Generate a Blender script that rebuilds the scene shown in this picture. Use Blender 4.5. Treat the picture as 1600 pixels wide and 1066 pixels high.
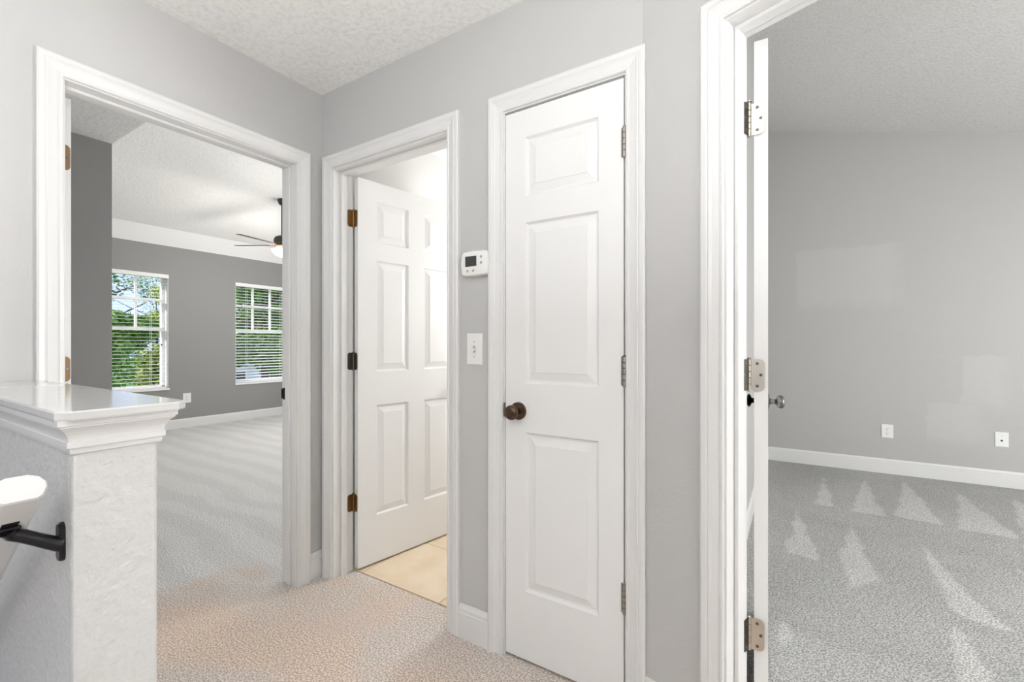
import bpy, bmesh, math, random
from mathutils import Vector, Matrix
for o in list(bpy.data.objects): bpy.data.objects.remove(o)
S = bpy.context.scene
C = S.collection
PI = math.pi
rnd = random.Random(7)

# ------------------------------------------------------------------ camera
cam_d = bpy.data.cameras.new('camera'); cam = bpy.data.objects.new('camera', cam_d); C.objects.link(cam)
cam.location = (0, 0, 1.17); cam.rotation_euler = (PI/2, 0, math.radians(32.0787))
cam_d.sensor_width = 36; cam_d.lens = 702/1600*36; cam_d.shift_y = 6/1600; cam_d.clip_start = .02; cam_d.clip_end = 400
S.camera = cam
# ------------------------------------------------------------------ view, sky, lights
S.view_settings.view_transform = 'Standard'; S.view_settings.look = 'None'
S.view_settings.exposure = 0.27; S.view_settings.gamma = 1
try: S.view_settings.use_curve_mapping = False
except Exception: pass
W = bpy.data.worlds.new('sky'); S.world = W; W.use_nodes = True
wn = W.node_tree.nodes; wl = W.node_tree.links
bg = wn['Background']
tc = wn.new('ShaderNodeTexCoord'); nz = wn.new('ShaderNodeTexNoise'); nz.inputs['Scale'].default_value = 3.0; nz.inputs['Detail'].default_value = 6
cr = wn.new('ShaderNodeValToRGB'); cr.color_ramp.elements[0].position = .42; cr.color_ramp.elements[1].position = .62
cr.color_ramp.elements[0].color = (.36, .46, .68, 1); cr.color_ramp.elements[1].color = (.56, .57, .64, 1)
wl.new(tc.outputs['Generated'], nz.inputs['Vector']); wl.new(nz.outputs['Fac'], cr.inputs['Fac']); wl.new(cr.outputs['Color'], bg.inputs['Color'])
bg.inputs['Strength'].default_value = 1.9
def light(name, kind, loc, energy, size=.5, rot=(0,0,0), sy=None, col=(1,1,1)):
    l = bpy.data.lights.new(name, kind); l.energy = energy; l.color = col
    if kind == 'AREA':
        l.size = size
        if sy: l.shape = 'RECTANGLE'; l.size_y = sy
    elif kind == 'POINT': l.shadow_soft_size = size
    elif kind == 'SUN': l.angle = .01
    o = bpy.data.objects.new(name, l); C.objects.link(o); o.location = loc; o.rotation_euler = rot
    return o
light('sun', 'SUN', (0, 0, 20), 4.0, rot=Vector((.35, .75, -.6)).to_track_quat('-Z', 'Y').to_euler(), col=(1, .97, .92))
light('hall_window_light', 'AREA', (1.85, -.6, 1.35), 10, .9, rot=(0, PI/2, 0), sy=1.2, col=(1, .99, .98))
light('hall_fill_light', 'POINT', (-.2, -.75, 1.72), 11, .25)  # added fill hanging free below the ceiling, no fixture, lifts ceiling and walls
light('hall_upward_fill', 'AREA', (.05, -.45, 1.25), 38, .6, rot=(PI, 0, 0))  # unseen upward-facing light added to brighten the hall ceiling
light('stairwell_fill_light', 'POINT', (-3.0, -.3, 1.6), 9, .25)  # fill light added out of view for the stair side of the half wall
light('left_room_fan_light', 'POINT', (-5.58, 3.33, 2.12), 27, .16, col=(1, .95, .88))
light('left_room_end_fill', 'AREA', (-4.6, 5.35, 1.5), 52, 2.2, rot=(-PI/2, 0, 0), sy=1.6)  # area fill added in front of the windowless end wall to light the room
light('left_room_entry_fill', 'POINT', (-2.7, 3.2, 1.5), 26, .25)  # extra point light put out of view to lift the stub wall and carpet
light('bathroom_light', 'POINT', (-1.2, 2.95, 1.55), 40, .25, col=(1, .99, .98))
light('right_room_window_light', 'AREA', (4.2, 2.9, 1.35), 88, 2.2, rot=(0, PI/2, 0), sy=1.7, col=(1, 1, .995))
light('right_room_fill_light', 'POINT', (2.4, 2.2, 1.2), 56, .3)  # low fill without a fixture, added to brighten the sloping ceiling

# ------------------------------------------------------------------ materials
def mat(name, col, rough=.5, metal=0, spec=.5, bump=None, var=None, emit=None, alpha=None):
    m = bpy.data.materials.new(name); m.use_nodes = True
    n = m.node_tree.nodes; l = m.node_tree.links; b = n['Principled BSDF']
    b.inputs['Base Color'].default_value = (*col, 1); b.inputs['Roughness'].default_value = rough; b.inputs['Metallic'].default_value = metal
    b.inputs['Specular IOR Level'].default_value = spec
    t = n.new('ShaderNodeTexCoord')
    if bump:
        sc, st, dist, det = bump
        z = n.new('ShaderNodeTexNoise'); z.inputs['Scale'].default_value = sc; z.inputs['Detail'].default_value = det
        l.new(t.outputs['Object'], z.inputs['Vector'])
        bp = n.new('ShaderNodeBump'); bp.inputs['Strength'].default_value = st; bp.inputs['Distance'].default_value = dist
        l.new(z.outputs['Fac'], bp.inputs['Height']); l.new(bp.outputs['Normal'], b.inputs['Normal'])
    if var:
        sc, col2, lo, hi = var
        z = n.new('ShaderNodeTexNoise'); z.inputs['Scale'].default_value = sc; z.inputs['Detail'].default_value = 5
        l.new(t.outputs['Object'], z.inputs['Vector'])
        mr = n.new('ShaderNodeMapRange'); mr.inputs[1].default_value = lo; mr.inputs[2].default_value = hi
        l.new(z.outputs['Fac'], mr.inputs[0])
        mx = n.new('ShaderNodeMix'); mx.data_type = 'RGBA'
        mx.inputs[6].default_value = (*col, 1); mx.inputs[7].default_value = (*col2, 1)
        l.new(mr.outputs[0], mx.inputs[0]); l.new(mx.outputs[2], b.inputs['Base Color'])
    if emit:
        b.inputs['Emission Color'].default_value = (*emit[0], 1); b.inputs['Emission Strength'].default_value = emit[1]
    return m
wall_grey = mat('wall_paint', (.56, .557, .55), .55, bump=(95, .22, .004, 3), var=(1.3, (.54, .54, .536), .4, .6))
wall_half_m = mat('wall_paint_half', (.64, .64, .635), .4, bump=(48, .8, .006, 3))
wall_light = mat('wall_paint_bath', (.70, .695, .68), .5, bump=(80, .2, .003, 2))
ceil_m = mat('ceiling_knockdown', (.88, .88, .865), .8, bump=(45, .5, .008, 4), var=(60, (.80, .80, .785), .45, .65))
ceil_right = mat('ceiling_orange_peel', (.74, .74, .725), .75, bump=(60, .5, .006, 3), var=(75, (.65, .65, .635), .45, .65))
smooth_white = mat('smooth_white', (.90, .90, .895), .5)
trim_m = mat('trim_paint', (.75, .75, .745), .32)
door_m = mat('door_paint', (.82, .82, .815), .38, bump=(40, .12, .002, 2))
gloss = mat('cap_gloss_paint', (.66, .655, .65), .1, bump=(14, .08, .004, 2))
nickel = mat('satin_nickel', (.62, .58, .52), .3, 1, bump=(200, .1, .001, 2))
brass = mat('aged_brass', (.30, .19, .09), .35, 1)
brass_dull = mat('dull_brass_plate', (.26, .17, .09), .5, .6)
steel_dark = mat('tarnished_steel', (.16, .15, .13), .35, 1)
closet_metal = mat('worn_nickel', (.36, .34, .31), .3, 1)
bronze = mat('oil_rubbed_bronze', (.10, .065, .045), .25, .9, var=(8, (.16, .10, .06), .4, .6))
pewter = mat('dark_pewter', (.22, .21, .20), .3, 1)
black = mat('black_metal', (.012, .011, .014), .35, .3)
dark = mat('dark_hole', (.02, .02, .02), .7)
plastic = mat('white_plastic', (.84, .84, .82), .35)
plastic_grey = mat('grey_plastic', (.42, .42, .41), .4)
screen_m = mat('lcd_screen', (.055, .06, .055), .15)
vinyl = mat('white_vinyl', (.88, .88, .88), .35)
slat_m = mat('white_blind', (.88, .88, .87), .4)
grout = mat('grout', (.36, .27, .19), .9)
bark = mat('bark', (.10, .07, .05), .9)
lawn = mat('lawn', (.06, .17, .03), .9, var=(2, (.12, .24, .05), .4, .6))
road_m = mat('asphalt', (.42, .43, .46), .9)
stucco = mat('house_stucco', (.72, .76, .84), .8)
shingle = mat('roof_shingle', (.42, .46, .55), .9)
glass_dark = mat('dark_window_glass', (.05, .06, .08), .1)
blade_m = mat('dark_fan_blade', (.05, .045, .04), .4)
bowl_m = mat('frosted_bowl', (1, .93, .8), .4, emit=((1, .86, .68), 2.4))
def leaf_mat(name, a, b_):
    m = mat(name, a, .6, var=(1.5, b_, .35, .65)); return m
leafs = [leaf_mat('leaf_deep', (.05, .16, .02), (.16, .34, .05)), leaf_mat('leaf_mid', (.10, .25, .03), (.28, .45, .08)), leaf_mat('leaf_yellow', (.22, .33, .05), (.45, .48, .12))]
# thin window glass
gm = bpy.data.materials.new('window_glass'); gm.use_nodes = True
n = gm.node_tree.nodes; n.clear(); out = n.new('ShaderNodeOutputMaterial'); mixs = n.new('ShaderNodeMixShader')
tr = n.new('ShaderNodeBsdfTransparent'); gl = n.new('ShaderNodeBsdfGlossy'); gl.inputs['Roughness'].default_value = .02; mixs.inputs[0].default_value = .003
gm.node_tree.links.new(tr.outputs[0], mixs.inputs[1]); gm.node_tree.links.new(gl.outputs[0], mixs.inputs[2]); gm.node_tree.links.new(mixs.outputs[0], out.inputs[0])

def carpet(name, c1, c2, pattern=None, hallmix=False, mark=(1.13, 1.13, 1.13)):
    m = bpy.data.materials.new(name); m.use_nodes = True
    n = m.node_tree.nodes; l = m.node_tree.links; b = n['Principled BSDF']
    b.inputs['Roughness'].default_value = .95; b.inputs['Specular IOR Level'].default_value = .1
    t = n.new('ShaderNodeTexCoord'); P = t.outputs['Object']
    def noise(sc, det=3, dist=0):
        z = n.new('ShaderNodeTexNoise'); z.inputs['Scale'].default_value = sc; z.inputs['Detail'].default_value = det; z.inputs['Distortion'].default_value = dist
        l.new(P, z.inputs['Vector']); return z.outputs['Fac']
    def mr(v, a, c, lo=0, hi=1, smooth=True):
        r = n.new('ShaderNodeMapRange'); r.interpolation_type = 'SMOOTHSTEP' if smooth else 'LINEAR'
        r.inputs[1].default_value = a; r.inputs[2].default_value = c; r.inputs[3].default_value = lo; r.inputs[4].default_value = hi
        l.new(v, r.inputs[0]); return r.outputs[0]
    def mth(op, a, c):
        r = n.new('ShaderNodeMath'); r.operation = op
        for i, v in enumerate((a, c)):
            if isinstance(v, (int, float)): r.inputs[i].default_value = v
            else: l.new(v, r.inputs[i])
        return r.outputs[0]
    def mix(f, a, c, mode='MIX'):
        r = n.new('ShaderNodeMix'); r.data_type = 'RGBA'; r.blend_type = mode
        for i, v in ((0, f), (6, a), (7, c)):
            if isinstance(v, tuple): r.inputs[i].default_value = (*v, 1)
            elif isinstance(v, (int, float)): r.inputs[i].default_value = v
            else: l.new(v, r.inputs[i])
        return r.outputs[2]
    sep = n.new('ShaderNodeSeparateXYZ'); l.new(P, sep.inputs[0])
    fine = noise(150, 3)
    col = mix(mr(fine, .36, .64), c1, c2)
    if hallmix:
        warm = mr(noise(1.6, 3, .6), .40, .62)
        col2 = mix(warm, (1, 1, 1), (1.08, .985, .91))
        col = mix(1.0, col, col2, 'MULTIPLY')
        pale = mr(noise(2.7, 2), .55, .7)
        col = mix(mth('MULTIPLY', pale, .35), col, (.66, .56, .53))
        w = n.new('ShaderNodeTexWave'); w.bands_direction = 'Y'; w.inputs['Scale'].default_value = 1.2; w.inputs['Distortion'].default_value = 5.0; w.inputs['Detail'].default_value = 3; w.inputs['Detail Scale'].default_value = 1.0
        l.new(P, w.inputs['Vector'])
        grey = mix(mr(fine, .36, .64), (.49, .483, .468), (.92, .91, .895))
        grey = mix(1.0, grey, mix(mr(w.outputs['Fac'], .25, .75), (.965, .965, .965), (1.04, 1.04, 1.04)), 'MULTIPLY')
        xx = mth('ADD', mth('SUBTRACT', sep.outputs[0], mth('MULTIPLY', sep.outputs[1], 1.1)), mth('MULTIPLY', noise(3.5, 6), .9))
        col = mix(mr(xx, -3.35, -2.95), grey, col)  # white-balance cast painted into the carpet colour, grey to beige across a slanted line
    if pattern:
        wob = mth('MULTIPLY', mth('SUBTRACT', noise(5, 2), .5), .10)
        tot = None
        for poly in pattern:
            area = sum(poly[i][0]*poly[(i+1) % len(poly)][1]-poly[(i+1) % len(poly)][0]*poly[i][1] for i in range(len(poly)))
            if area < 0: poly = poly[::-1]
            f = None
            for i in range(len(poly)):
                (x0, y0), (x1, y1) = poly[i], poly[(i+1) % len(poly)]
                L = math.hypot(x1-x0, y1-y0); nx, ny = -(y1-y0)/L, (x1-x0)/L
                dn = n.new('ShaderNodeVectorMath'); dn.operation = 'DOT_PRODUCT'; l.new(P, dn.inputs[0]); dn.inputs[1].default_value = (nx, ny, 0)
                v = mth('ADD', dn.outputs['Value'], -(nx*x0+ny*y0)); v = mth('ADD', v, wob)
                v = mr(v, -.012, .02)
                f = v if f is None else mth('MULTIPLY', f, v)
            tot = f if tot is None else mth('MAXIMUM', tot, f)
        col = mix(tot, col, mix(1.0, col, mark, 'MULTIPLY'))
        st = noise(1.1, 2, 1.0)
        col = mix(1.0, col, mix(mr(st, .35, .65), (.95, .95, .95), (1.05, 1.05, 1.05)), 'MULTIPLY')
    l.new(col, b.inputs['Base Color'])
    bp = n.new('ShaderNodeBump'); bp.inputs['Strength'].default_value = .5; bp.inputs['Distance'].default_value = .012
    l.new(mth('ADD', fine, mth('MULTIPLY', noise(110, 2), .5)), bp.inputs['Height']); l.new(bp.outputs['Normal'], b.inputs['Normal'])
    return m
tris = [[(0.225,4.916),(0.139,3.98),(0.258,3.978)], [(0.529,5.037),(0.341,3.956),(0.531,3.963)], [(0.815,5.171),(0.59,3.973),(0.827,3.943)],
        [(1.105,4.982),(0.892,3.913),(1.166,3.899)], [(1.42,5.0),(1.17,3.9),(1.5,3.88)], [(0.019,3.769),(-0.04,2.967),(0.12,2.943)],
        [(0.316,3.71),(0.215,3.084),(0.22,2.68),(0.374,2.847)], [(0.613,3.626),(0.599,3.098),(0.56,2.654),(0.756,2.647)],
        [(0.95,3.6),(0.975,3.26),(0.89,2.7),(1.15,2.75)], [(-0.05,2.379),(-0.049,2.021),(-0.0,2.092)], [(0.562,2.575),(0.457,2.0),(0.62,2.1)]]
carpet_hall = carpet('carpet_hall', (.44, .39, .352), (.84, .755, .69), hallmix=True)
carpet_left = carpet_hall
carpet_right = carpet('carpet_right', (.275, .273, .268), (.62, .617, .606), pattern=tris, mark=(1.28, 1.28, 1.27))

# tile material
tile_m = mat('travertine_tile', (.84, .70, .52), .3, bump=(25, .1, .002, 3), var=(5, (.74, .58, .41), .4, .68))
# right room wall with lighter touch-up paint patches
def patch_wall():
    m = bpy.data.materials.new('wall_paint_touched_up'); m.use_nodes = True
    n = m.node_tree.nodes; l = m.node_tree.links; b = n['Principled BSDF']; b.inputs['Roughness'].default_value = .55
    t = n.new('ShaderNodeTexCoord'); P = t.outputs['Object']
    z = n.new('ShaderNodeTexNoise'); z.inputs['Scale'].default_value = 7; z.inputs['Detail'].default_value = 4; l.new(P, z.inputs['Vector'])
    ma = n.new('ShaderNodeVectorMath'); ma.operation = 'SCALE'; ma.inputs['Scale'].default_value = .12; l.new(z.outputs['Color'], ma.inputs[0])
    ad = n.new('ShaderNodeVectorMath'); l.new(P, ad.inputs[0]); l.new(ma.outputs[0], ad.inputs[1])
    sp = n.new('ShaderNodeSeparateXYZ'); l.new(ad.outputs[0], sp.inputs[0])
    tot = None
    for x0, x1, z0, z1 in ((.09, .86, 1.60, 2.15), (1.28, 1.54, .70, 1.13), (1.05, 1.40, .40, .72)):
        f = None
        for s, a in ((0, x0), (0, x1), (2, z0), (2, z1)):
            r = n.new('ShaderNodeMapRange'); l.new(sp.outputs[s], r.inputs[0]); lowedge = a in (x0, z0)
            wd = .008 if (lowedge and s == 0) or (not lowedge and s == 2) else .06
            r.inputs[1].default_value = a-wd if lowedge else a+wd; r.inputs[2].default_value = a+wd if lowedge else a-wd
            o = r.outputs[0]
            if f is None: f = o
            else:
                mm = n.new('ShaderNodeMath'); mm.operation = 'MULTIPLY'; l.new(f, mm.inputs[0]); l.new(o, mm.inputs[1]); f = mm.outputs[0]
        if tot is None: tot = f
        else:
            mm = n.new('ShaderNodeMath'); mm.operation = 'MAXIMUM'; l.new(tot, mm.inputs[0]); l.new(f, mm.inputs[1]); tot = mm.outputs[0]
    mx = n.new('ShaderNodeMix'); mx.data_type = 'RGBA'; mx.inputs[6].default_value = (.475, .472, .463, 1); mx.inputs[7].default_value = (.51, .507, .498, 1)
    l.new(tot, mx.inputs[0]); l.new(mx.outputs[2], b.inputs['Base Color'])
    z2 = n.new('ShaderNodeTexNoise'); z2.inputs['Scale'].default_value = 95; l.new(P, z2.inputs['Vector'])
    bp = n.new('ShaderNodeBump'); bp.inputs['Strength'].default_value = .2; bp.inputs['Distance'].default_value = .004
    l.new(z2.outputs['Fac'], bp.inputs['Height']); l.new(bp.outputs['Normal'], b.inputs['Normal'])
    return m
wall_patch = patch_wall()
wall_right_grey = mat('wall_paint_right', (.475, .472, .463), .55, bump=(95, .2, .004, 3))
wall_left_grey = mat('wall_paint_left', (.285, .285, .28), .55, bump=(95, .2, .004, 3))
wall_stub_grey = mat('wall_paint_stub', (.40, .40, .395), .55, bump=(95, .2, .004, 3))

# ------------------------------------------------------------------ mesh helpers
def box(bm, x0, x1, y0, y1, z0, z1, M=None):
    vs = [bm.verts.new(v) for v in ((x0,y0,z0),(x1,y0,z0),(x1,y1,z0),(x0,y1,z0),(x0,y0,z1),(x1,y0,z1),(x1,y1,z1),(x0,y1,z1))]
    for f in ((0,3,2,1),(4,5,6,7),(0,1,5,4),(1,2,6,5),(2,3,7,6),(3,0,4,7)): bm.faces.new([vs[i] for i in f])
    if M is not None: bmesh.ops.transform(bm, matrix=M, verts=vs)
    return vs
def loft(bm, rings, closed=True, caps=True):
    R = [[bm.verts.new(p) for p in r] for r in rings]
    for a, b_ in zip(R[:-1], R[1:]):
        k = len(a)
        for i in range(k if closed else k-1):
            bm.faces.new((a[i], a[(i+1) % k], b_[(i+1) % k], b_[i]))
    if caps and closed:
        bm.faces.new(R[0][::-1]); bm.faces.new(R[-1])
    return R
def lathe(bm, prof, M=None, seg=28):
    rings = []
    for r, z in prof: rings.append([Vector((max(r, 1e-4)*math.cos(2*PI*i/seg), max(r, 1e-4)*math.sin(2*PI*i/seg), z)) for i in range(seg)])
    if M is not None: rings = [[M @ p for p in r] for r in rings]
    loft(bm, rings)
def tube(bm, pts, r, seg=10):
    pts = [Vector(p) for p in pts]; rings = []
    for i, p in enumerate(pts):
        d = (pts[min(i+1, len(pts)-1)]-pts[max(i-1, 0)]).normalized()
        u = d.cross(Vector((0, 0, 1)))
        if u.length < .01: u = d.cross(Vector((1, 0, 0)))
        u.normalize(); v = d.cross(u); rr = r[i] if isinstance(r, (list, tuple)) else r
        rings.append([p+u*rr*math.cos(2*PI*k/seg)+v*rr*math.sin(2*PI*k/seg) for k in range(seg)])
    loft(bm, rings)
def obj(name, bm, m, parent=None, smooth=False, bevel=0, loc=None, mats=None):
    bmesh.ops.recalc_face_normals(bm, faces=bm.faces)
    me = bpy.data.meshes.new(name); bm.to_mesh(me); bm.free()
    for k in (mats or [m]): me.materials.append(k)
    if smooth:
        for p in me.polygons: p.use_smooth = True
        try: me.set_sharp_from_angle(angle=math.radians(38))
        except Exception: pass
    o = bpy.data.objects.new(name, me); C.objects.link(o)
    if parent is not None: o.parent = parent
    if loc: o.location = loc
    if bevel:
        b_ = o.modifiers.new('bevel', 'BEVEL'); b_.width = bevel; b_.segments = 2; b_.limit_method = 'ANGLE'
    return o
def inst(src, name, parent, M=None):
    o = src.copy(); o.name = name; C.objects.link(o); o.parent = parent
    if M is not None: o.matrix_local = M
    return o
def empty(name, loc=(0,0,0), rz=0, parent=None):
    o = bpy.data.objects.new(name, None); C.objects.link(o); o.location = loc; o.rotation_euler = (0,0,rz); o.empty_display_size = .05
    if parent is not None: o.parent = parent
    return o
def tag(o, label=None, cat=None, group=None, kind=None):
    if label: o['label'] = label
    if cat: o['category'] = cat
    if group: o['group'] = group
    if kind: o['kind'] = kind
    return o
def st(o, label, cat): return tag(o, label, cat, kind='structure')
def B(*a):
    bm = bmesh.new()
    for q in a: box(bm, *q)
    return bm

# ------------------------------------------------------------------ layout numbers (metres)
T = .115                       # wall thickness
CZ = 2.44                      # hall ceiling
YB = 1.425; XA = -2.035; HH = 2.045
O1y, O1w = .472, .812          # doorway in the left wall (along Y)
O2x, O2w = -1.945, .737        # bathroom doorway (along X)
O3x, O3w = -.925, .463         # closet
P0 = Vector((-.405, 1.425, 0)); CA = math.radians(-20.2); dw = Vector((math.cos(CA), math.sin(CA), 0)); dn = Vector((-dw.y, dw.x, 0))
U4, O4w = .269, .765
JT = .019
EXT = 3.6
# ------------------------------------------------------------------ walls
st(obj('wall_left', B((XA-T, XA, .383, O1y-JT, 0, CZ), (XA-T, XA, O1y+O1w+JT, YB+T, 0, CZ), (XA-T, XA, O1y-JT, O1y+O1w+JT, HH+JT, CZ), (XA-T, XA, .258, .383, 0, CZ)), wall_grey), 'grey hall wall holding the left doorway', 'wall')
st(obj('wall_back', B((XA, O2x-JT, YB, YB+T, 0, CZ), (O2x+O2w+JT, O3x-JT, YB, YB+T, 0, CZ), (O3x+O3w+JT, P0.x, YB, YB+T, 0, EXT),
     (O2x-JT, O2x+O2w+JT, YB, YB+T, HH+JT, CZ), (O3x-JT, O3x+O3w+JT, YB, YB+T, HH+JT, CZ)), wall_grey), 'grey hall wall with bathroom door and narrow closet door', 'wall')
M4 = Matrix.Translation(P0) @ Matrix.Rotation(CA, 4, 'Z')
bm = bmesh.new()
box(bm, 0, U4-JT, 0, T, 0, EXT, M4); box(bm, U4+O4w+JT, 1.75, 0, T, 0, EXT, M4); box(bm, U4-JT, U4+O4w+JT, 0, T, HH+JT, EXT, M4)
st(obj('wall_right', bm, wall_grey), 'angled grey hall wall holding the right doorway', 'wall')
pe = P0+dw*1.75
st(obj('wall_hall_side', B((1.9, 2.0, -1.5, 1.0, 0, CZ)), wall_grey), 'grey wall closing the hall on the right', 'wall')
st(obj('wall_hall_rear', B((-4.6, 2.0, -1.6, -1.5, -1.6, CZ)), wall_grey), 'grey wall behind the camera', 'wall')
st(obj('ceiling', B((XA, 2.0, -1.6, YB, CZ, CZ+.05), (-4.7, XA, -1.6, .258, CZ, CZ+.05)), ceil_m), 'white knockdown textured hall ceiling', 'ceiling')
# floors
st(obj('floor', B((-1.06, 2.0, -1.5, .258, -.2, 0), (XA-T*.45, 2.0, .258, YB+T, -.2, 0)), carpet_hall), 'beige carpet on the hall landing', 'floor')
# stairwell
bm = bmesh.new()
for k in range(6): box(bm, -1.06-.27*(k+1), -1.06-.27*k, -.75, .258, -1.6, -.19*(k+1))
st(obj('floor_stairs', bm, carpet_hall), 'carpeted stairs going down beside the half wall', 'stairs')
st(obj('wall_stairs_front', B((-4.6, XA-T, .258, .358, -1.6, CZ), (XA-T, -1.06, .258, .38, -1.6, -.001)), wall_half_m), 'wall along the descending stairs', 'wall')
st(obj('wall_stairs_end', B((-4.7, -4.6, -1.6, .358, -1.6, CZ)), wall_grey), 'wall at the foot of the stairs', 'wall')

# left room
XW = -7.3
st(obj('floor_left_room', B((-7.6, XA-T*.45, .1, 5.6, -.2, 0)), carpet_left), 'pale grey vacuum-striped carpet in the left room', 'floor')
w1 = (1.80, 2.73, .567, 2.135); w2 = (3.61, 4.54, .567, 2.135)
bm = B((XW-.2, XW, -.2, w1[0], 0, 2.9), (XW-.2, XW, w1[1], w2[0], 0, 2.9), (XW-.2, XW, w2[1], 5.6, 0, 2.9))
for w in (w1, w2): box(bm, XW-.2, XW, w[0], w[1], 0, w[2]); box(bm, XW-.2, XW, w[0], w[1], w[3], 2.9)
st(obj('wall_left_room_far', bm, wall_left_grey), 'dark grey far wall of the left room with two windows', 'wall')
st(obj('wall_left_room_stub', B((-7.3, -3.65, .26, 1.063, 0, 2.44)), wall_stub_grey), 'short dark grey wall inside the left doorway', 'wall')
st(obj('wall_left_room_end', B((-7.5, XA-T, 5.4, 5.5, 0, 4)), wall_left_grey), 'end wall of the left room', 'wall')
st(obj('wall_left_room_near', B((XA-T-.01, XA-T, YB+T, 5.5, 0, 4), (XA-T, XA, .258, 5.5, CZ+.05, 4)), wall_left_grey), 'near wall of the left room beside the bathroom', 'wall')
st(obj('ceiling_left_entry', B((-7.3, XA-T, .26, 1.063, 2.44, 3.9)), ceil_m), 'low textured ceiling just inside the left doorway', 'ceiling')
zc = lambda x: 2.73+.2*(x+7.1)
bm = bmesh.new(); loft(bm, [[(-7.1, y, zc(-7.1)), (XA, y, zc(XA)), (XA, y, zc(XA)+.1), (-7.1, y, zc(-7.1)+.1)] for y in (1.063, 5.5)])
st(obj('ceiling_left_room', bm, ceil_m), 'high sloping textured ceiling of the left room', 'ceiling')
bm = bmesh.new(); loft(bm, [[(-7.3, y, 2.53), (-7.1, y, 2.73), (-7.1, y, 2.85), (-7.3, y, 2.85)] for y in (1.063, 5.5)])
st(obj('trim_1', bm, smooth_white), 'smooth white sloped band above the window wall', 'trim')

# bathroom
st(obj('wall_bathroom_left', B((XA-.10, XA, YB+T, 3.8, 0, CZ)), wall_light), 'white painted bathroom wall behind the open door', 'wall')
st(obj('wall_bathroom_far', B((XA, -1.0, 3.7, 3.8, 0, CZ)), wall_light), 'far bathroom wall', 'wall')
st(obj('wall_bathroom_right', B((-1.08, -1.0, YB+T, 3.7, 0, CZ)), wall_light), 'right bathroom wall', 'wall')
st(obj('ceiling_bathroom', B((XA, -1.0, YB+T, 3.8, CZ, CZ+.05)), smooth_white), 'white bathroom ceiling', 'ceiling')
fb = st(obj('floor_bathroom', B((XA, -1.0, 1.54, 3.7, -.2, -.006)), grout), 'cream tile floor of the bathroom', 'floor')
tile_w = .517; g = .0035
xs = [-1.877-tile_w*1, -1.877, -1.36, -1.36+tile_w]; ys = [1.975-tile_w, 1.975, 1.975+tile_w, 1.975+2*tile_w, 1.975+3*tile_w, 1.975+4*tile_w]
for i in range(3):
    for j in range(5):
        x0 = max(xs[i], XA)+g/2; x1 = min(xs[i+1], -1.08)-g/2; y0 = max(ys[j], 1.545)+g/2; y1 = min(ys[j+1], 3.7)-g/2
        obj('tile', B((x0, x1, y0, y1, -.006, .001+.0008*rnd.random())), tile_m, fb, bevel=.0015)
# closet shell
st(obj('wall_closet', B((-1.0, -.25, 2.1, 2.15, 0, EXT), (-.35, -.25, YB+T, 2.1, 0, EXT)), wall_grey), 'wall around the closet', 'wall')
# right room
st(obj('wall_right_room_left', B((-.35, -.25, 2.15, 5.4, 0, EXT)), wall_right_grey), 'left wall of the right room seen through the hinge gap', 'wall')
st(obj('wall_right_room_far', B((-.25, 4.6, 5.28, 5.4, 0, EXT)), wall_patch), 'grey far wall of the right room with lighter touch-up paint', 'wall')
st(obj('wall_right_room_side', B((4.5, 4.6, .4, 5.4, 0, EXT)), wall_right_grey), 'right wall of the right room', 'wall')
st(obj('wall_right_room_near', B((pe.x-.03, 4.6, pe.y, pe.y+.1, 0, EXT)), wall_right_grey), 'near wall of the right room', 'wall')
bm = bmesh.new(); zr = lambda x: 3.298-.2555*x
loft(bm, [[(-.4, y, zr(-.4)), (4.6, y, zr(4.6)), (4.6, y, zr(4.6)+.1), (-.4, y, zr(-.4)+.1)] for y in (.5, 5.4)])
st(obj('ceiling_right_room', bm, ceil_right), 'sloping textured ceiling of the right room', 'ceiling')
bm = bmesh.new()
loft(bm, [[Vector((x, y, z)) for x, y in ((-.35, YB+T), (P0.x, YB+T), (P0.x+.02, YB+.06), tuple((P0+dw*1.75+dn*T*.5)[:2]), (4.6, pe.y), (4.6, 5.4), (-.35, 5.4))] for z in (-.2, -.001)])
st(obj('floor_right_room', bm, carpet_right), 'grey carpet with pale vacuum triangles in the right room', 'floor')

# ------------------------------------------------------------------ baseboards
def baseboard(name, pts, h=.132, label='white baseboard', n_side=1):
    """pts: 2D polyline; board grows to the left of travel direction * n_side"""
    root = empty(name, (pts[0][0], pts[0][1], 0)); st(root, label, 'baseboard')
    for (a, b_) in zip(pts[:-1], pts[1:]):
        a = Vector((*a, 0)); b_ = Vector((*b_, 0)); d_ = (b_-a).normalized(); q = Vector((-d_.y, d_.x, 0))*n_side
        prof = [(0, 0), (.014, 0), (.014, h-.032), (.011, h-.029), (.012, h-.024), (.012, h-.016), (.006, h-.006), (.004, h), (0, h)]
        bm = bmesh.new(); o0 = Vector((pts[0][0], pts[0][1], 0))
        loft(bm, [[p-o0+q*w+Vector((0, 0, z)) for w, z in prof] for p in (a, b_)])
        obj('baseboard_run', bm, trim_m, root)
CW = .0635; RV = .005
cx = lambda a: a
baseboard('baseboard_left', [(XA, O1y+O1w+RV+CW), (XA, YB)], label='short white baseboard beside the left doorway in the hall corner', n_side=-1)
baseboard('baseboard_back', [(O2x+O2w+RV+CW, YB), (O3x-RV-CW, YB)], label='short white baseboard under the light switch', n_side=-1)
q1 = P0+dw*(U4-RV-CW)
baseboard('baseboard_right', [(P0.x-.002, YB), tuple(q1[:2])], label='white baseboard right of the closet door', n_side=-1)
baseboard('baseboard_far_left_room', [(XW, 1.1), (XW, 5.4)], h=.128, label='white baseboard under the left room windows', n_side=-1)
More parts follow.
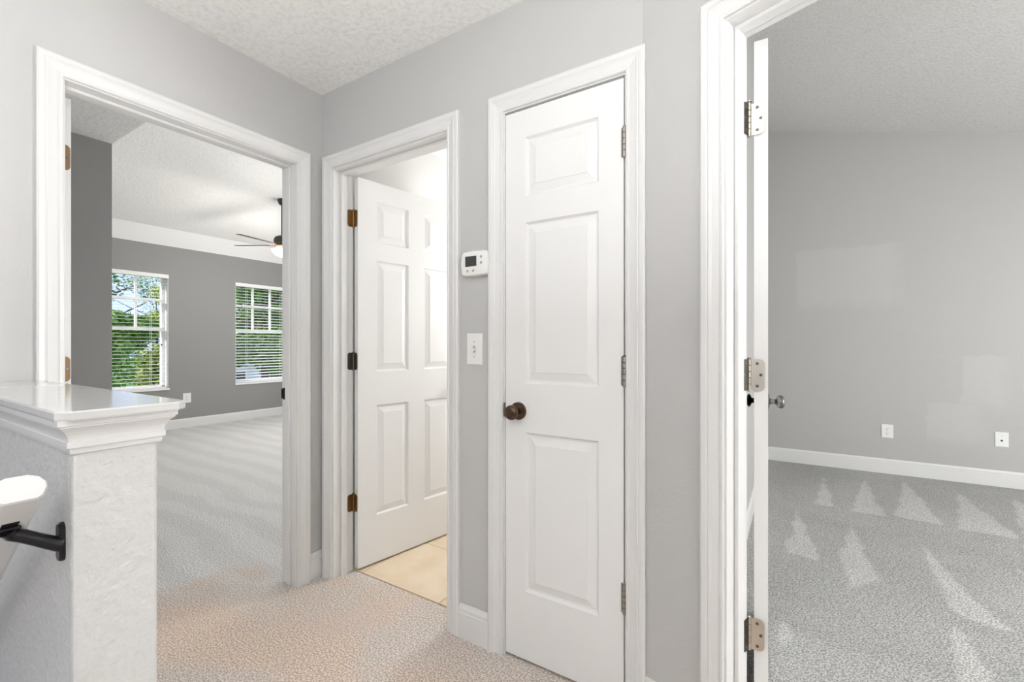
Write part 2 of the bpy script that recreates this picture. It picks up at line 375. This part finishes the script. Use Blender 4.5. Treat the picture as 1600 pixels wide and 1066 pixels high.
baseboard('baseboard_far_right_room', [(-.25, 5.28), (4.5, 5.28)], label='white baseboard along the far wall of the right room', n_side=-1)
baseboard('baseboard_left_right_room', [(-.25, 2.0), (-.25, 5.26)], label='white baseboard on the left wall of the right room', n_side=-1)
baseboard('baseboard_bathroom', [(XA, 1.6), (XA, 3.7)], label='white baseboard behind the bathroom door', n_side=-1)
baseboard('baseboard_stub_left_room', [(-3.65, .27), (-3.65, 1.06)], label='white baseboard on the short wall of the left room', n_side=-1)

# ------------------------------------------------------------------ doors
PROF = [(0, 0), (0, .008), (.003, .011), (.009, .011), (.012, .008), (.016, .0095), (.030, .013), (.038, .0165), (.042, .0145), (.046, .0175), (.058, .0185), (.0635, .015), (.0635, 0)]
def casing(root, w, h, side, yw):
    """side -1: protrudes towards -y from yw ; +1 towards +y"""
    H = h+RV
    def ring(corner, which):
        out = []
        for a, p in PROF:
            y = yw+side*p
            if which == 'LB': out.append((-RV-a, y, 0))
            if which == 'LT': out.append((-RV-a, y, H+a))
            if which == 'RT': out.append((w+RV+a, y, H+a))
            if which == 'RB': out.append((w+RV+a, y, 0))
        return out
    for a, b_ in (('LB', 'LT'), ('LT', 'RT'), ('RT', 'RB')):
        bm = bmesh.new(); loft(bm, [ring(0, a), ring(0, b_)])
        obj('casing_board', bm, trim_m, root)
def jambs(root, w, h, t, sy0, sy1):
    obj('side_jamb', B((-JT, 0, 0, t, 0, h+JT)), trim_m, root); obj('side_jamb', B((w, w+JT, 0, t, 0, h+JT)), trim_m, root)
    obj('head_jamb', B((0, w, 0, t, h, h+JT)), trim_m, root)
    s = .011
    obj('door_stop', B((0, s, sy0, sy1, 0, h-s)), trim_m, root, bevel=.002); obj('door_stop', B((w-s, w, sy0, sy1, 0, h-s)), trim_m, root, bevel=.002)
    obj('door_stop', B((0, w, sy0, sy1, h-s, h)), trim_m, root, bevel=.002)
def panel_mesh(w, h, t):
    bm = bmesh.new()
    prof = [(0, 0), (.0025, .0035), (.007, .0105), (.013, .0105), (.040, .0032), (.042, .0015)]
    def rings(sgn):
        out = []
        for d_, q in prof:
            y = (0+q) if sgn < 0 else (t-q)
            out.append([(d_, y, d_), (w-d_, y, d_), (w-d_, y, h-d_), (d_, y, h-d_)])
        return out
    f = rings(-1)[::-1]; b_ = rings(1)
    loft(bm, f+b_)
    return bm
def leaf(root, w, cols, t=.035, mirror=False):
    """door leaf: x 0..w, y 0..t, z .012..2.035; panels set in real openings"""
    z0, z1 = .012, 2.036
    if cols == 2:
        s = .108; pw = (w-3*s)/2; xs_ = [(s, s+pw), (2*s+pw, 2*s+2*pw)]
    else:
        s = .086; xs_ = [(s, w-s)]
    zs_ = [(.262, .848), (1.028, 1.620), (1.716, 1.934)]
    bm = bmesh.new()
    xe = [0]+[v for p in xs_ for v in p]+[w]
    for k in range(0, len(xe), 2): box(bm, xe[k], xe[k+1], 0, t, z0, z1)
    ze = [z0]+[v for p in zs_ for v in p]+[z1]
    for (a, b_) in xs_:
        for k in range(0, len(ze), 2): box(bm, a, b_, 0, t, ze[k], ze[k+1])
    bmesh.ops.remove_doubles(bm, verts=bm.verts, dist=1e-5)
    # drop interior duplicate faces
    seen = {}
    for f in list(bm.faces):
        key = tuple(sorted(v.index for v in f.verts)); seen.setdefault(key, []).append(f)
    lf = obj('door_leaf', bm, door_m, root)
    for (a, b_) in xs_:
        for (c, d_) in zs_:
            obj('door_panel', panel_mesh(b_-a, d_-c, t), door_m, lf, loc=(a, 0, c))
    return lf
def plate_bm(w, h, r, th, M):
    """hinge plate in local xz: x 0..w (rounded at x=w), z -h/2..h/2, thickness along y"""
    pts = [(0, -h/2)]
    for k in range(7):
        a = -PI/2+PI/2*k/6; pts.append((w-r+r*math.cos(a), -h/2+r+r*math.sin(a)))
    for k in range(7):
        a = PI/2*k/6; pts.append((w-r+r*math.cos(a), h/2-r+r*math.sin(a)))
    pts.append((0, h/2))
    bm = bmesh.new(); loft(bm, [[M @ Vector((x, y, z)) for x, z in pts] for y in (0, th)])
    return bm
def screw(parent, M, m=dark):
    bm = bmesh.new(); lathe(bm, [(0, 0), (.0042, 0), (.0036, .0012), (0, .0014)], M, 12)
    obj('screw', bm, m, parent, smooth=True)
def hinge(root, pv, z, ang, m, jamb_x, jamb_dir, leaf_plate=True, pin=False, plates=True, h=.089, platem=None, jambm=None):
    """pv: pivot xy in door coords. jamb plate on plane x=pv.x running towards -y*jamb_dir; leaf plate rotated by ang"""
    hg = empty('hinge', (pv[0], pv[1], z), 0, root)
    bm = bmesh.new(); kn = h/5
    for k in range(5):
        r = .0062
        lathe(bm, [(r*.7, -h/2+k*kn+.0001), (r, -h/2+k*kn+.0012), (r, -h/2+(k+1)*kn-.0012), (r*.7, -h/2+(k+1)*kn-.0001)], None, 16)
    lathe(bm, [(.003, -h/2-.005), (.0055, -h/2-.002), (.0055, -h/2+.001)], None, 14)
    if pin: lathe(bm, [(.004, h/2), (.004, h/2+.006), (.0075, h/2+.007), (.0075, h/2+.010), (.003, h/2+.012)], None, 14)
    else: lathe(bm, [(.0045, h/2), (.006, h/2+.002), (.003, h/2+.005)], None, 14)
    obj('hinge_barrel', bm, m, hg, smooth=True)
    if plates:
        for which in (0, 1):
            if which == 0: Rm = Matrix.Rotation(-PI/2*jamb_dir, 4, 'Z')
            else:
                if not leaf_plate: continue
                Rm = Matrix.Rotation(ang-PI/2*jamb_dir, 4, 'Z')
            # plate lies along rotated +x ; thin
            off = Matrix.Translation((.002, -.001+(.0 if which == 0 else .0), 0))
            Mx = Rm @ off
            pl = obj('hinge_plate', plate_bm(.036, h, .014, .0022, Mx), (jambm if which == 0 and jambm else None) or platem or m, hg, smooth=True)
            for sx, sz in ((.018, h*.36), (.027, 0), (.018, -h*.36)):
                for yy, rr in ((.0012, -PI/2), (-.0012, PI/2)):
                    screw(hg, Mx @ Matrix.Translation((sx, yy, sz)) @ Matrix.Rotation(rr, 4, 'X'), steel_dark)
    return hg
def knob(parent, x, z, y, sgn, m, rose=.033, r=.027, ax=1):
    """knob on a leaf face y, pointing to sgn*y"""
    M = Matrix.Translation((x, y, z)) @ Matrix.Rotation(PI/2 if sgn < 0 else -PI/2, 4, 'X') @ Matrix.Diagonal((1, 1, ax, 1))
    bm = bmesh.new(); lathe(bm, [(0, 0), (rose, 0), (rose, .006), (rose*.93, .010), (rose*.6, .012), (rose*.45, .015), (0, .015)], M, 36)
    obj('rosette', bm, m, parent, smooth=True)
    bm = bmesh.new(); lathe(bm, [(.011, .010), (.0105, .030), (.013, .034), (r*.86, .040), (r, .048), (r, .054), (r*.9, .061), (r*.6, .066), (0, .0675)], M, 36)
    obj('knob', bm, m, parent, smooth=True)
HZ = (1.826, 1.085, .350)

# door_1: left doorway, leaf swung fully into the left room
d1 = st(empty('door_1', (XA, O1y, 0), PI/2), 'white left doorway casing with its door swung open out of sight', 'door')
casing(d1, O1w, HH, -1, 0); casing(d1, O1w, HH, 1, T); jambs(d1, O1w, HH, T, .042, .076)
a1 = math.radians(92)
lf = leaf(d1, O1w-.006, 2)
def set_leaf(lf, pv, ang, dx, dy):
    lf.matrix_local = Matrix.Translation((pv[0], pv[1], 0)) @ Matrix.Rotation(ang, 4, 'Z') @ Matrix.Translation((dx, dy, 0))
pv1 = (.004, T+.006); set_leaf(lf, pv1, a1, .003, -.041)
for z in HZ: hinge(d1, pv1, z, a1, brass, 0, 1, platem=brass_dull)
knob(lf, O1w-.07, .93, 0, -1, pewter); knob(lf, O1w-.07, .93, .035, 1, pewter)
obj('strike_plate', B((O1w-.0015, O1w+.001, T-.034, T-.006, .90, .958), (O1w-.004, O1w, T-.006, T+.003, .905, .953)), black, d1)

# door_2: bathroom
d2 = st(empty('door_2', (O2x, YB, 0), 0), 'white six-panel bathroom door standing open inward', 'door')
casing(d2, O2w, HH, -1, 0); casing(d2, O2w, HH, 1, T); jambs(d2, O2w, HH, T, .042, .076)
a2 = math.radians(80); lf = leaf(d2, O2w-.006, 2); pv2 = (0, T+.006); set_leaf(lf, pv2, a2, .003, -.041)
for z, mm in zip(HZ, (brass, steel_dark, brass)): hinge(d2, pv2, z, a2, mm, 0, 1)
knob(lf, O2w-.07, .93, 0, -1, bronze); knob(lf, O2w-.07, .93, .035, 1, bronze)

# door_3: narrow closet door, closed, flush with the hall
d3 = st(empty('door_3', (O3x, YB, 0), 0), 'narrow white three-panel closet door, closed, with bronze knob', 'door')
casing(d3, O3w, HH, -1, 0); jambs(d3, O3w, HH, T, .040, .075)
lf = leaf(d3, O3w-.007, 1); lf.location = (.0025, .001, 0)
for z in HZ: hinge(d3, (O3w-.001, -.0045), z, 0, closet_metal, 0, -1, plates=False, h=.095)
for z in HZ: obj('hinge_plate', B((O3w-.012, O3w-.003, -.0008, .004, z-.047, z+.047)), steel_dark, d3)
knob(lf, .058, .925, 0, -1, bronze)
obj('latch', B((-.003, .003, -.004, .012, .90, .952)), steel_dark, d3)

# door_4: right doorway
q4 = P0+dw*U4
d4 = st(empty('door_4', (q4.x, q4.y, 0), CA), 'white right doorway casing with its open door seen edge-on', 'door')
casing(d4, O4w, HH, -1, 0); casing(d4, O4w, HH, 1, T); jambs(d4, O4w, HH, T, .042, .076)
a4 = math.radians(113.2); lf = leaf(d4, O4w-.006, 2); pv4 = (.002, T+.010)
set_leaf(lf, pv4, a4, .006, -.047)
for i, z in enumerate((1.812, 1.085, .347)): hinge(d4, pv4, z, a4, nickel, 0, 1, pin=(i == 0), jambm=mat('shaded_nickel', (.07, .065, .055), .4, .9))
knob(lf, O4w-.07, .935, 0, -1, pewter); knob(lf, O4w-.07, .935, .035, 1, black, ax=.55)

# ------------------------------------------------------------------ half wall with cap
hx, hy0, hy1 = -1.07, .258, .383
hw = st(obj('wall_half', B((XA, hx, hy0, hy1, 0, 1.03)), wall_half_m, bevel=.006), 'pale half wall beside the stairs with a moulded cap', 'half wall')
ct, cb = 1.057, 1.0405
def capring(z, e):
    x1 = -1.036+e; y0 = .231-e; y1 = .424+e; c = .018
    return [(XA, y0, z), (x1-c, y0, z), (x1, y0+c, z), (x1, y1-c, z), (x1-c, y1, z), (XA, y1, z)]
bm = bmesh.new(); loft(bm, [capring(cb, -.001), capring(cb+.003, 0), capring(ct-.003, 0), capring(ct, -.002)])
obj('cap_board', bm, gloss, hw)
cp = [(.0, .977), (.004, .979), (.005, .983), (.005, .989), (.0095, .990), (.0095, 1.000), (.0075, 1.001), (.0078, 1.006), (.0095, 1.012), (.0135, 1.019), (.0195, 1.026), (.0215, 1.027), (.0215, 1.030), (.0245, 1.031), (.0245, 1.0405)]
bm = bmesh.new()
rr = []
for e, z in cp: rr.append([(XA, hy0-e, z), (hx+e, hy0-e, z), (hx+e, hy1+e, z), (XA, hy1+e, z)])
loft(bm, rr)
obj('crown_moulding', bm, trim_m, hw)

# ------------------------------------------------------------------ handrail
hr = tag(empty('handrail', (-1.05, .19, .94)), 'white wooden stair handrail on a black bracket beside the half wall', 'handrail')
ra = math.radians(37); rd = Vector((-math.cos(ra), 0, -math.sin(ra))); ru = Vector((-math.sin(ra), 0, math.cos(ra))); ry = Vector((0, 1, 0))
sec = [(.033, -.004), (.033, .006), (.026, .017), (.013, .023), (-.013, .023), (-.026, .017), (-.033, .006), (-.033, -.004), (-.027, -.018), (-.020, -.023), (.020, -.023), (.027, -.018)]
bm = bmesh.new(); loft(bm, [[rd*L+ry*a*k+ru*b_*k for a, b_ in sec] for L, k in ((0, .93), (.004, 1), (2.6, 1))])
obj('rail', bm, trim_m, hr)
br = empty('bracket', (-1.12+1.05, .258-.19, .815-.94), 0, hr)
bm = bmesh.new(); loft(bm, [[Vector((.013*math.cos(2*PI*i/20)*k, y, (.022 if math.sin(2*PI*i/20) > 0 else -.022)+.013*math.sin(2*PI*i/20)*k)) for i in range(20)] for y, k in ((0, 1), (-.005, 1), (-.008, .8))])
obj('mounting_plate', bm, black, br, smooth=True)
bm = bmesh.new(); tube(bm, [(0, -.004, -.002), (0, -.012, 0), (0, -.035, .016), (0, -.052, .028), (0, -.064, .034), (.004, -.070, .043)], [.016, .012, .011, .011, .0105, .011], 12)
obj('bracket_arm', bm, black, br, smooth=True)
bm = bmesh.new(); Mr = Matrix(((rd.x, 0, ru.x, 0), (0, 1, 0, -.068), (rd.z, 0, ru.z, .046), (0, 0, 0, 1)))
box(bm, -.026, .026, -.011, .011, -.003, .002, Mr); box(bm, -.012, .012, -.014, .014, -.008, -.003, Mr)
obj('saddle', bm, black, br, bevel=.002)

# ------------------------------------------------------------------ windows and blinds
def window(name, w, label):
    y0, y1, z0, z1 = w; r = st(empty(name, (XW, (y0+y1)/2, z0)), label, 'window')
    ox, oy, oz = XW, (y0+y1)/2, z0
    def part(nm, m, *bx, **k):
        return obj(nm, B(*[(a-ox, b_-ox, c-oy, d_-oy, e-oz, f-oz) for a, b_, c, d_, e, f in bx]), m, r, **k)
    xf, xb = XW-.10, XW-.16; fw = .042
    part('window_return', smooth_white, (XW-.1, XW+.001, y0, y0+.004, z0, z1), (XW-.1, XW+.001, y1-.004, y1, z0, z1), (XW-.1, XW+.001, y0, y1, z1-.004, z1))
    part('window_frame', vinyl, (xb, xf, y0, y0+fw, z0, z1), (xb, xf, y1-fw, y1, z0, z1), (xb, xf, y0, y1, z0, z0+fw), (xb, xf, y0, y1, z1-fw, z1), bevel=.003)
    zm = 1.385
    part('meeting_rail', vinyl, (xb+.01, xf+.006, y0+fw, y1-fw, zm-.022, zm+.022), bevel=.003)
    zt = z1-fw; c = (y1-y0-2*fw)/3; ya = y0+fw; zr_ = 1.785
    for k in (1, 2): part('muntin', vinyl, (xb+.02, xf-.01, ya+k*c-.013, ya+k*c+.013, zm+.02, zt))
    part('muntin', vinyl, (xb+.018, xf-.008, y0+fw, y1-fw, zr_-.019, zr_+.019))
    part('pane', gm, (xb+.028, xb+.032, y0+fw, y1-fw, z0+fw, zm-.02))
    for k in range(3):
        for a, b_ in ((zm+.02, zr_-.014), (zr_+.014, zt)):
            part('pane', gm, (xb+.028, xb+.032, ya+k*c+.008, ya+(k+1)*c-.008, a, b_))
    part('window_sill', smooth_white, (XW-.12, XW+.022, y0-.012, y1+.012, z0-.018, z0+.006), bevel=.004)
    part('sash_lock', dark, (xf+.002, xf+.012, y1-fw-.010, y1-fw+.006, 1.16, 1.185)) if name == 'window_1' else None
    return r
window('window_1', w1, 'left window of the far room, green trees behind it')
window('window_2', w2, 'right window of the far room, beside the ceiling fan')
slat0 = [None]
def blind(w, tilt, label, wand):
    y0, y1, z0, z1 = w; yc = (y0+y1)/2
    r = tag(empty('window_blind', (XW-.045, yc, z1)), label, 'blind')
    hwid = (y1-y0)/2-.012
    obj('head_rail', B((-.028, .05, -hwid-.01, hwid+.018, -.052, -.003)), slat_m, r, bevel=.004)
    obj('bottom_rail', B((-.022, .022, -hwid, hwid, z0-z1+.012, z0-z1+.030)), slat_m, r, bevel=.003)
    n_ = 32; top = -.075; bot = z0-z1+.06
    if slat0[0] is None:
        bm = bmesh.new()
        prof = [(-.024, -.0008), (-.012, .0015), (0, .0022), (.012, .0015), (.024, -.0008), (.024, -.0030), (0, -.0002), (-.024, -.0030)]
        loft(bm, [[(a, y, z) for a, z in prof] for y in (-hwid, hwid)])
        s = obj('slat', bm, slat_m, r); slat0[0] = s
        first = s
    else: first = None
    for k in range(n_):
        z = top+(bot-top)*k/(n_-1); M = Matrix.Translation((0, 0, z)) @ Matrix.Rotation(tilt, 4, 'Y')
        if first is not None and k == 0: first.matrix_local = M
        else: inst(slat0[0], 'slat', r, M)
    for yy in (-hwid*.62, hwid*.62):
        bm = bmesh.new(); box(bm, -.0245, -.0235, yy-.002, yy+.002, bot, top); box(bm, .0235, .0245, yy-.002, yy+.002, bot, top)
        obj('ladder_cord', bm, slat_m, r)
    if wand:
        bm = bmesh.new(); tube(bm, [(.045, -hwid+.085, -.05), (.046, -hwid+.082, -.35), (.045, -hwid+.078, -.62)], .0035, 8)
        obj('tilt_wand', bm, steel_dark, r)
blind(w1, math.radians(2), 'white slatted blind hanging open in the left window of the far room', False)
blind(w2, math.radians(14), 'white slatted blind with dark wand in the right window of the far room', True)

# ------------------------------------------------------------------ ceiling fan
fx, fy = -5.58, 3.33; zcan = zc(fx)
fan = tag(empty('ceiling_fan', (fx, fy, 2.45)), 'dark ceiling fan with lit frosted bowl in the left room', 'ceiling fan')
bm = bmesh.new(); lathe(bm, [(0, zcan-2.45+.03), (.055, zcan-2.45+.02), (.055, zcan-2.45-.015), (.035, zcan-2.45-.06), (.015, zcan-2.45-.07), (0, zcan-2.45-.07)]); obj('canopy', bm, blade_m, fan, smooth=True)
bm = bmesh.new(); tube(bm, [(0, 0, .08), (0, 0, zcan-2.45-.05)], .012); obj('downrod', bm, blade_m, fan, smooth=True)
bm = bmesh.new(); lathe(bm, [(0, .13), (.04, .125), (.085, .10), (.10, .06), (.095, .025), (.07, .005), (0, .0)]); obj('motor_housing', bm, blade_m, fan, smooth=True)
copper = mat('brushed_copper', (.62, .42, .34), .35, .8)
bm = bmesh.new(); lathe(bm, [(0, 0), (.08, -.002), (.085, -.02), (.06, -.045), (0, -.045)]); obj('light_fitter', bm, copper, fan, smooth=True)
bm = bmesh.new(); lathe(bm, [(0, -.045), (.105, -.05), (.125, -.062), (.115, -.09), (.08, -.125), (.03, -.148), (0, -.15)]); obj('light_bowl', bm, bowl_m, fan, smooth=True)
for k in range(5):
    a = math.radians(210.6+72*k-1); Mb = Matrix.Rotation(a, 4, 'Z')
    bm = bmesh.new(); box(bm, .07, .2, -.012, .012, -.006, 0, Mb); obj('blade_arm', bm, copper, fan)
    bm = bmesh.new(); Mt = Mb @ Matrix.Rotation(math.radians(-9), 4, 'X')
    loft(bm, [[Mt @ Vector((x, y, z)) for x, y in ((.17, -.040), (.25, -.050), (.58, -.056), (.61, -.040), (.61, .040), (.58, .056), (.25, .050), (.17, .040))] for z in (0, .006)])
    obj('blade', bm, blade_m, fan)

# ------------------------------------------------------------------ wall fittings
th = tag(empty('thermostat', (-1.053, YB, 1.487)), 'white digital thermostat with dark screen between bathroom and closet doors', 'thermostat')
bm = bmesh.new()
def rr_ring(w, h, y, bul, r=.012):
    pts = []
    for (sx, sz, a0) in ((1, 1, 0), (-1, 1, PI/2), (-1, -1, PI), (1, -1, 3*PI/2)):
        for k in range(5):
            a = a0+PI/2*k/4; pts.append((sx*(w/2-r)+r*math.cos(a), y, sz*(h/2-r)+r*math.sin(a)))
        # bulge mid-side
        if (sx, sz) == (1, 1): pts.append((0, y, h/2+bul*.4))
        if (sx, sz) == (-1, 1): pts.append((-w/2-bul, y, 0))
        if (sx, sz) == (-1, -1): pts.append((0, y, -h/2-bul*.4))
        if (sx, sz) == (1, -1): pts.append((w/2+bul, y, 0))
    return pts
loft(bm, [rr_ring(.112, .088, 0, .005), rr_ring(.120, .095, -.004, .006), rr_ring(.122, .096, -.018, .006), rr_ring(.114, .088, -.026, .005), rr_ring(.098, .074, -.029, .004)])
obj('housing', bm, plastic, th, smooth=True)
obj('screen', B((-.038, .016, -.0305, -.028, -.012, .028)), screen_m, th, bevel=.0008)
for i, (x, z) in enumerate(((.038, .022), (.038, -.001), (-.027, -.029), (.0, -.029))):
    bm = bmesh.new(); lathe(bm, [(0, 0), (.0058, 0), (.005, .0018), (0, .0022)], Matrix.Translation((x, -.0285, z)) @ Matrix.Rotation(PI/2, 4, 'X'), 16); obj('button', bm, plastic_grey, th, smooth=True)
def plate(name, loc, rz, w, h, label, cat, kind):
    r = tag(empty(name, loc, rz), label, cat)
    bm = bmesh.new(); loft(bm, [[(-w/2+e, y, -h/2+e), (w/2-e, y, -h/2+e), (w/2-e, y, h/2-e), (-w/2+e, y, h/2-e)] for y, e in ((0, 0), (-.003, 0), (-.0055, .003))])
    obj('cover_plate', bm, plastic, r)
    f = lambda z, rr=.0028, x=0: lathe_obj('screw', [(0, 0), (rr, 0), (rr*.8, .001), (0, .0012)], Matrix.Translation((x, -.0055, z)) @ Matrix.Rotation(PI/2, 4, 'X'), plastic_grey, r)
    if kind == 'switch':
        obj('switch_collar', B((-.006, .006, -.0062, -.005, -.013, .013)), plastic_grey, r)
        bm = bmesh.new(); box(bm, -.0045, .0045, -.016, 0, -.004, .005, Matrix.Translation((0, -.003, 0)) @ Matrix.Rotation(math.radians(25), 4, 'X')); obj('toggle', bm, plastic, r, bevel=.001)
        f(.030); f(-.030)
    if kind == 'duplex':
        f(0)
        for z in (.0195, -.0195):
            rc = lathe_obj('receptacle', [(0, 0), (.0165, 0), (.0158, .0015), (0, .0018)], Matrix.Translation((0, -.0055, z)) @ Matrix.Rotation(PI/2, 4, 'X'), plastic, r)
            obj('slot', B((-.008, -.0058, -.0078, -.007, z-.001, z+.008), (.0058, .008, -.0078, -.007, z, z+.008), (-.0022, .0022, -.0078, -.007, z-.010, z-.0055)), dark, rc)
    if kind == 'coax':
        lathe_obj('cable_jack', [(0, 0), (.0075, 0), (.006, .003), (0, .0035)], Matrix.Translation((0, -.0055, -.008)) @ Matrix.Rotation(PI/2, 4, 'X'), dark, r)
        f(.03)
    return r
def lathe_obj(name, prof, M, m, parent):
    bm = bmesh.new(); lathe(bm, prof, M, 20); return obj(name, bm, m, parent, smooth=True)
plate('light_switch', (-1.066, YB, 1.153), 0, .074, .124, 'white toggle light switch below the thermostat', 'light switch', 'switch')
plate('wall_outlet', (.722, 5.28, .384), 0, .085, .122, 'white duplex outlet on the far wall of the right room', 'outlet', 'duplex')
plate('cable_plate', (1.452, 5.28, .389), 0, .080, .122, 'white wall plate with one small round jack, right of the duplex outlet', 'wall plate', 'coax')
plate('wall_outlet', (XW, 2.954, .416), PI/2, .10, .138, 'white outlet low on the dark wall between the left room windows', 'outlet', 'duplex')

# ------------------------------------------------------------------ outside
GZ = -3.0
st(obj('ground', B((-160, -7.6, -60, 110, GZ-.2, GZ)), lawn), 'green lawn outside the left room windows', 'ground')
st(obj('road', B((-56, -46, -60, 110, GZ, GZ+.03)), road_m), 'pale grey road beyond the lawn', 'road')
def tree(x, y, h, r, mi, dens, label, low=.25, seed=1):
    rg = random.Random(seed); t = tag(empty('tree', (x, y, GZ)), label, 'tree')
    bm = bmesh.new(); tube(bm, [(0, 0, 0), (.1, .05, h*.3), (-.1, .1, h*.6), (0, 0, h*.85)], [.22, .17, .11, .04], 8)
    for k in range(7):
        a = rg.uniform(0, 2*PI); z = h*rg.uniform(.35, .7); L = r*rg.uniform(.6, .95)
        tube(bm, [(0, .05, z), (L*.5*math.cos(a), L*.5*math.sin(a), z+L*.25), (L*math.cos(a), L*math.sin(a), z+L*.55)], [.07, .045, .015], 5)
    obj('trunk', bm, bark, t, smooth=True)
    blobs = []
    for k in range(26):
        a = rg.uniform(0, 2*PI); rad = r*math.sqrt(rg.random())*.85; z = h*(low+(1-low)*rg.random())
        k2 = 1-abs((z/h-.6)/.6)*.6
        blobs.append((rad*math.cos(a)*k2, rad*math.sin(a)*k2, z, r*rg.uniform(.22, .42)))
    vs, fs = [], []
    for i in range(dens):
        bx = rg.choice(blobs); d_ = Vector((rg.gauss(0, 1), rg.gauss(0, 1), rg.gauss(0, 1))).normalized()*bx[3]*rg.random()**.35
        p = Vector(bx[:3])+Vector((d_.x, d_.y, d_.z*.75)); s = rg.uniform(.07, .17)
        u = Vector((rg.gauss(0, 1), rg.gauss(0, 1), rg.gauss(0, .6))).normalized(); v = u.cross(Vector((rg.gauss(0, 1), rg.gauss(0, 1), rg.gauss(0, 1)))).normalized()
        b0 = len(vs); vs += [p-u*s, p+v*s*.45, p+u*s, p-v*s*.45]; fs.append((b0, b0+1, b0+2, b0+3))
    me = bpy.data.meshes.new('foliage'); me.from_pydata(vs, [], fs); me.materials.append(leafs[mi]); o = bpy.data.objects.new('foliage', me); C.objects.link(o); o.parent = t; o['kind'] = 'stuff'
tree(-24, 5.9, 8.2, 2.5, 1, 20000, 'tall green tree filling the left side of the left window', .05, 3)
tree(-29, 11.2, 7.0, 2.7, 2, 20000, 'yellow-green tree in the right side of the left window', .05, 5)
tree(-39, 9.0, 11.5, 4.0, 0, 14000, 'taller dark tree behind the others in the left window', .3, 8)
tree(-21, 11.6, 8.6, 2.6, 0, 11000, 'dark green tree at the left of the right window', .35, 11)
tree(-25, 15.6, 9.4, 3.2, 1, 13000, 'green tree at the right of the right window', .35, 13)
tree(-62, 36, 12.5, 6, 0, 9000, 'distant dark tree behind the road in the right window', .1, 17)
tree(-62, 22, 11.5, 5.5, 0, 9000, 'distant dark tree left of the house in the right window', .1, 19)
# neighbouring house
hs = tag(empty('house', (-40, 21.5, GZ)), 'pale blue-grey house across the lawn seen through the right window', 'house')
obj('wall', B((-3, 3, -4.5, 4.5, 0, 2.7)), stucco, hs)
bm = bmesh.new(); loft(bm, [[(-3.4, y, 2.7), (3.4, y, 2.7), (0, y, 4.2)] for y in (-5, 5)]); obj('roof', bm, shingle, hs)
for y in (-3, 0, 3):
    wf = obj('window', B((2.98, 3.08, y-.6, y+.6, .9, 2.1)), vinyl, hs); obj('pane', B((3.05, 3.1, y-.52, y+.52, .98, 2.02)), glass_dark, wf)
for i, (x, y) in enumerate(((-30, 9.05), (-30, 10.35))):
    ub = tag(empty('utility_box', (x, y, GZ)), ('pale blue utility box on the lawn, left of the two in the left window', 'slim white utility box on the lawn, right of the two in the left window')[i], 'utility box')
    k = (.32, .16)[i]
    obj('cabinet', B((-.25, .25, -k, k, 0, .95)), (stucco, vinyl)[i], ub, bevel=.03); obj('lid', B((-.28, .28, -k-.03, k+.03, .95, 1.02)), vinyl, ub, bevel=.01)
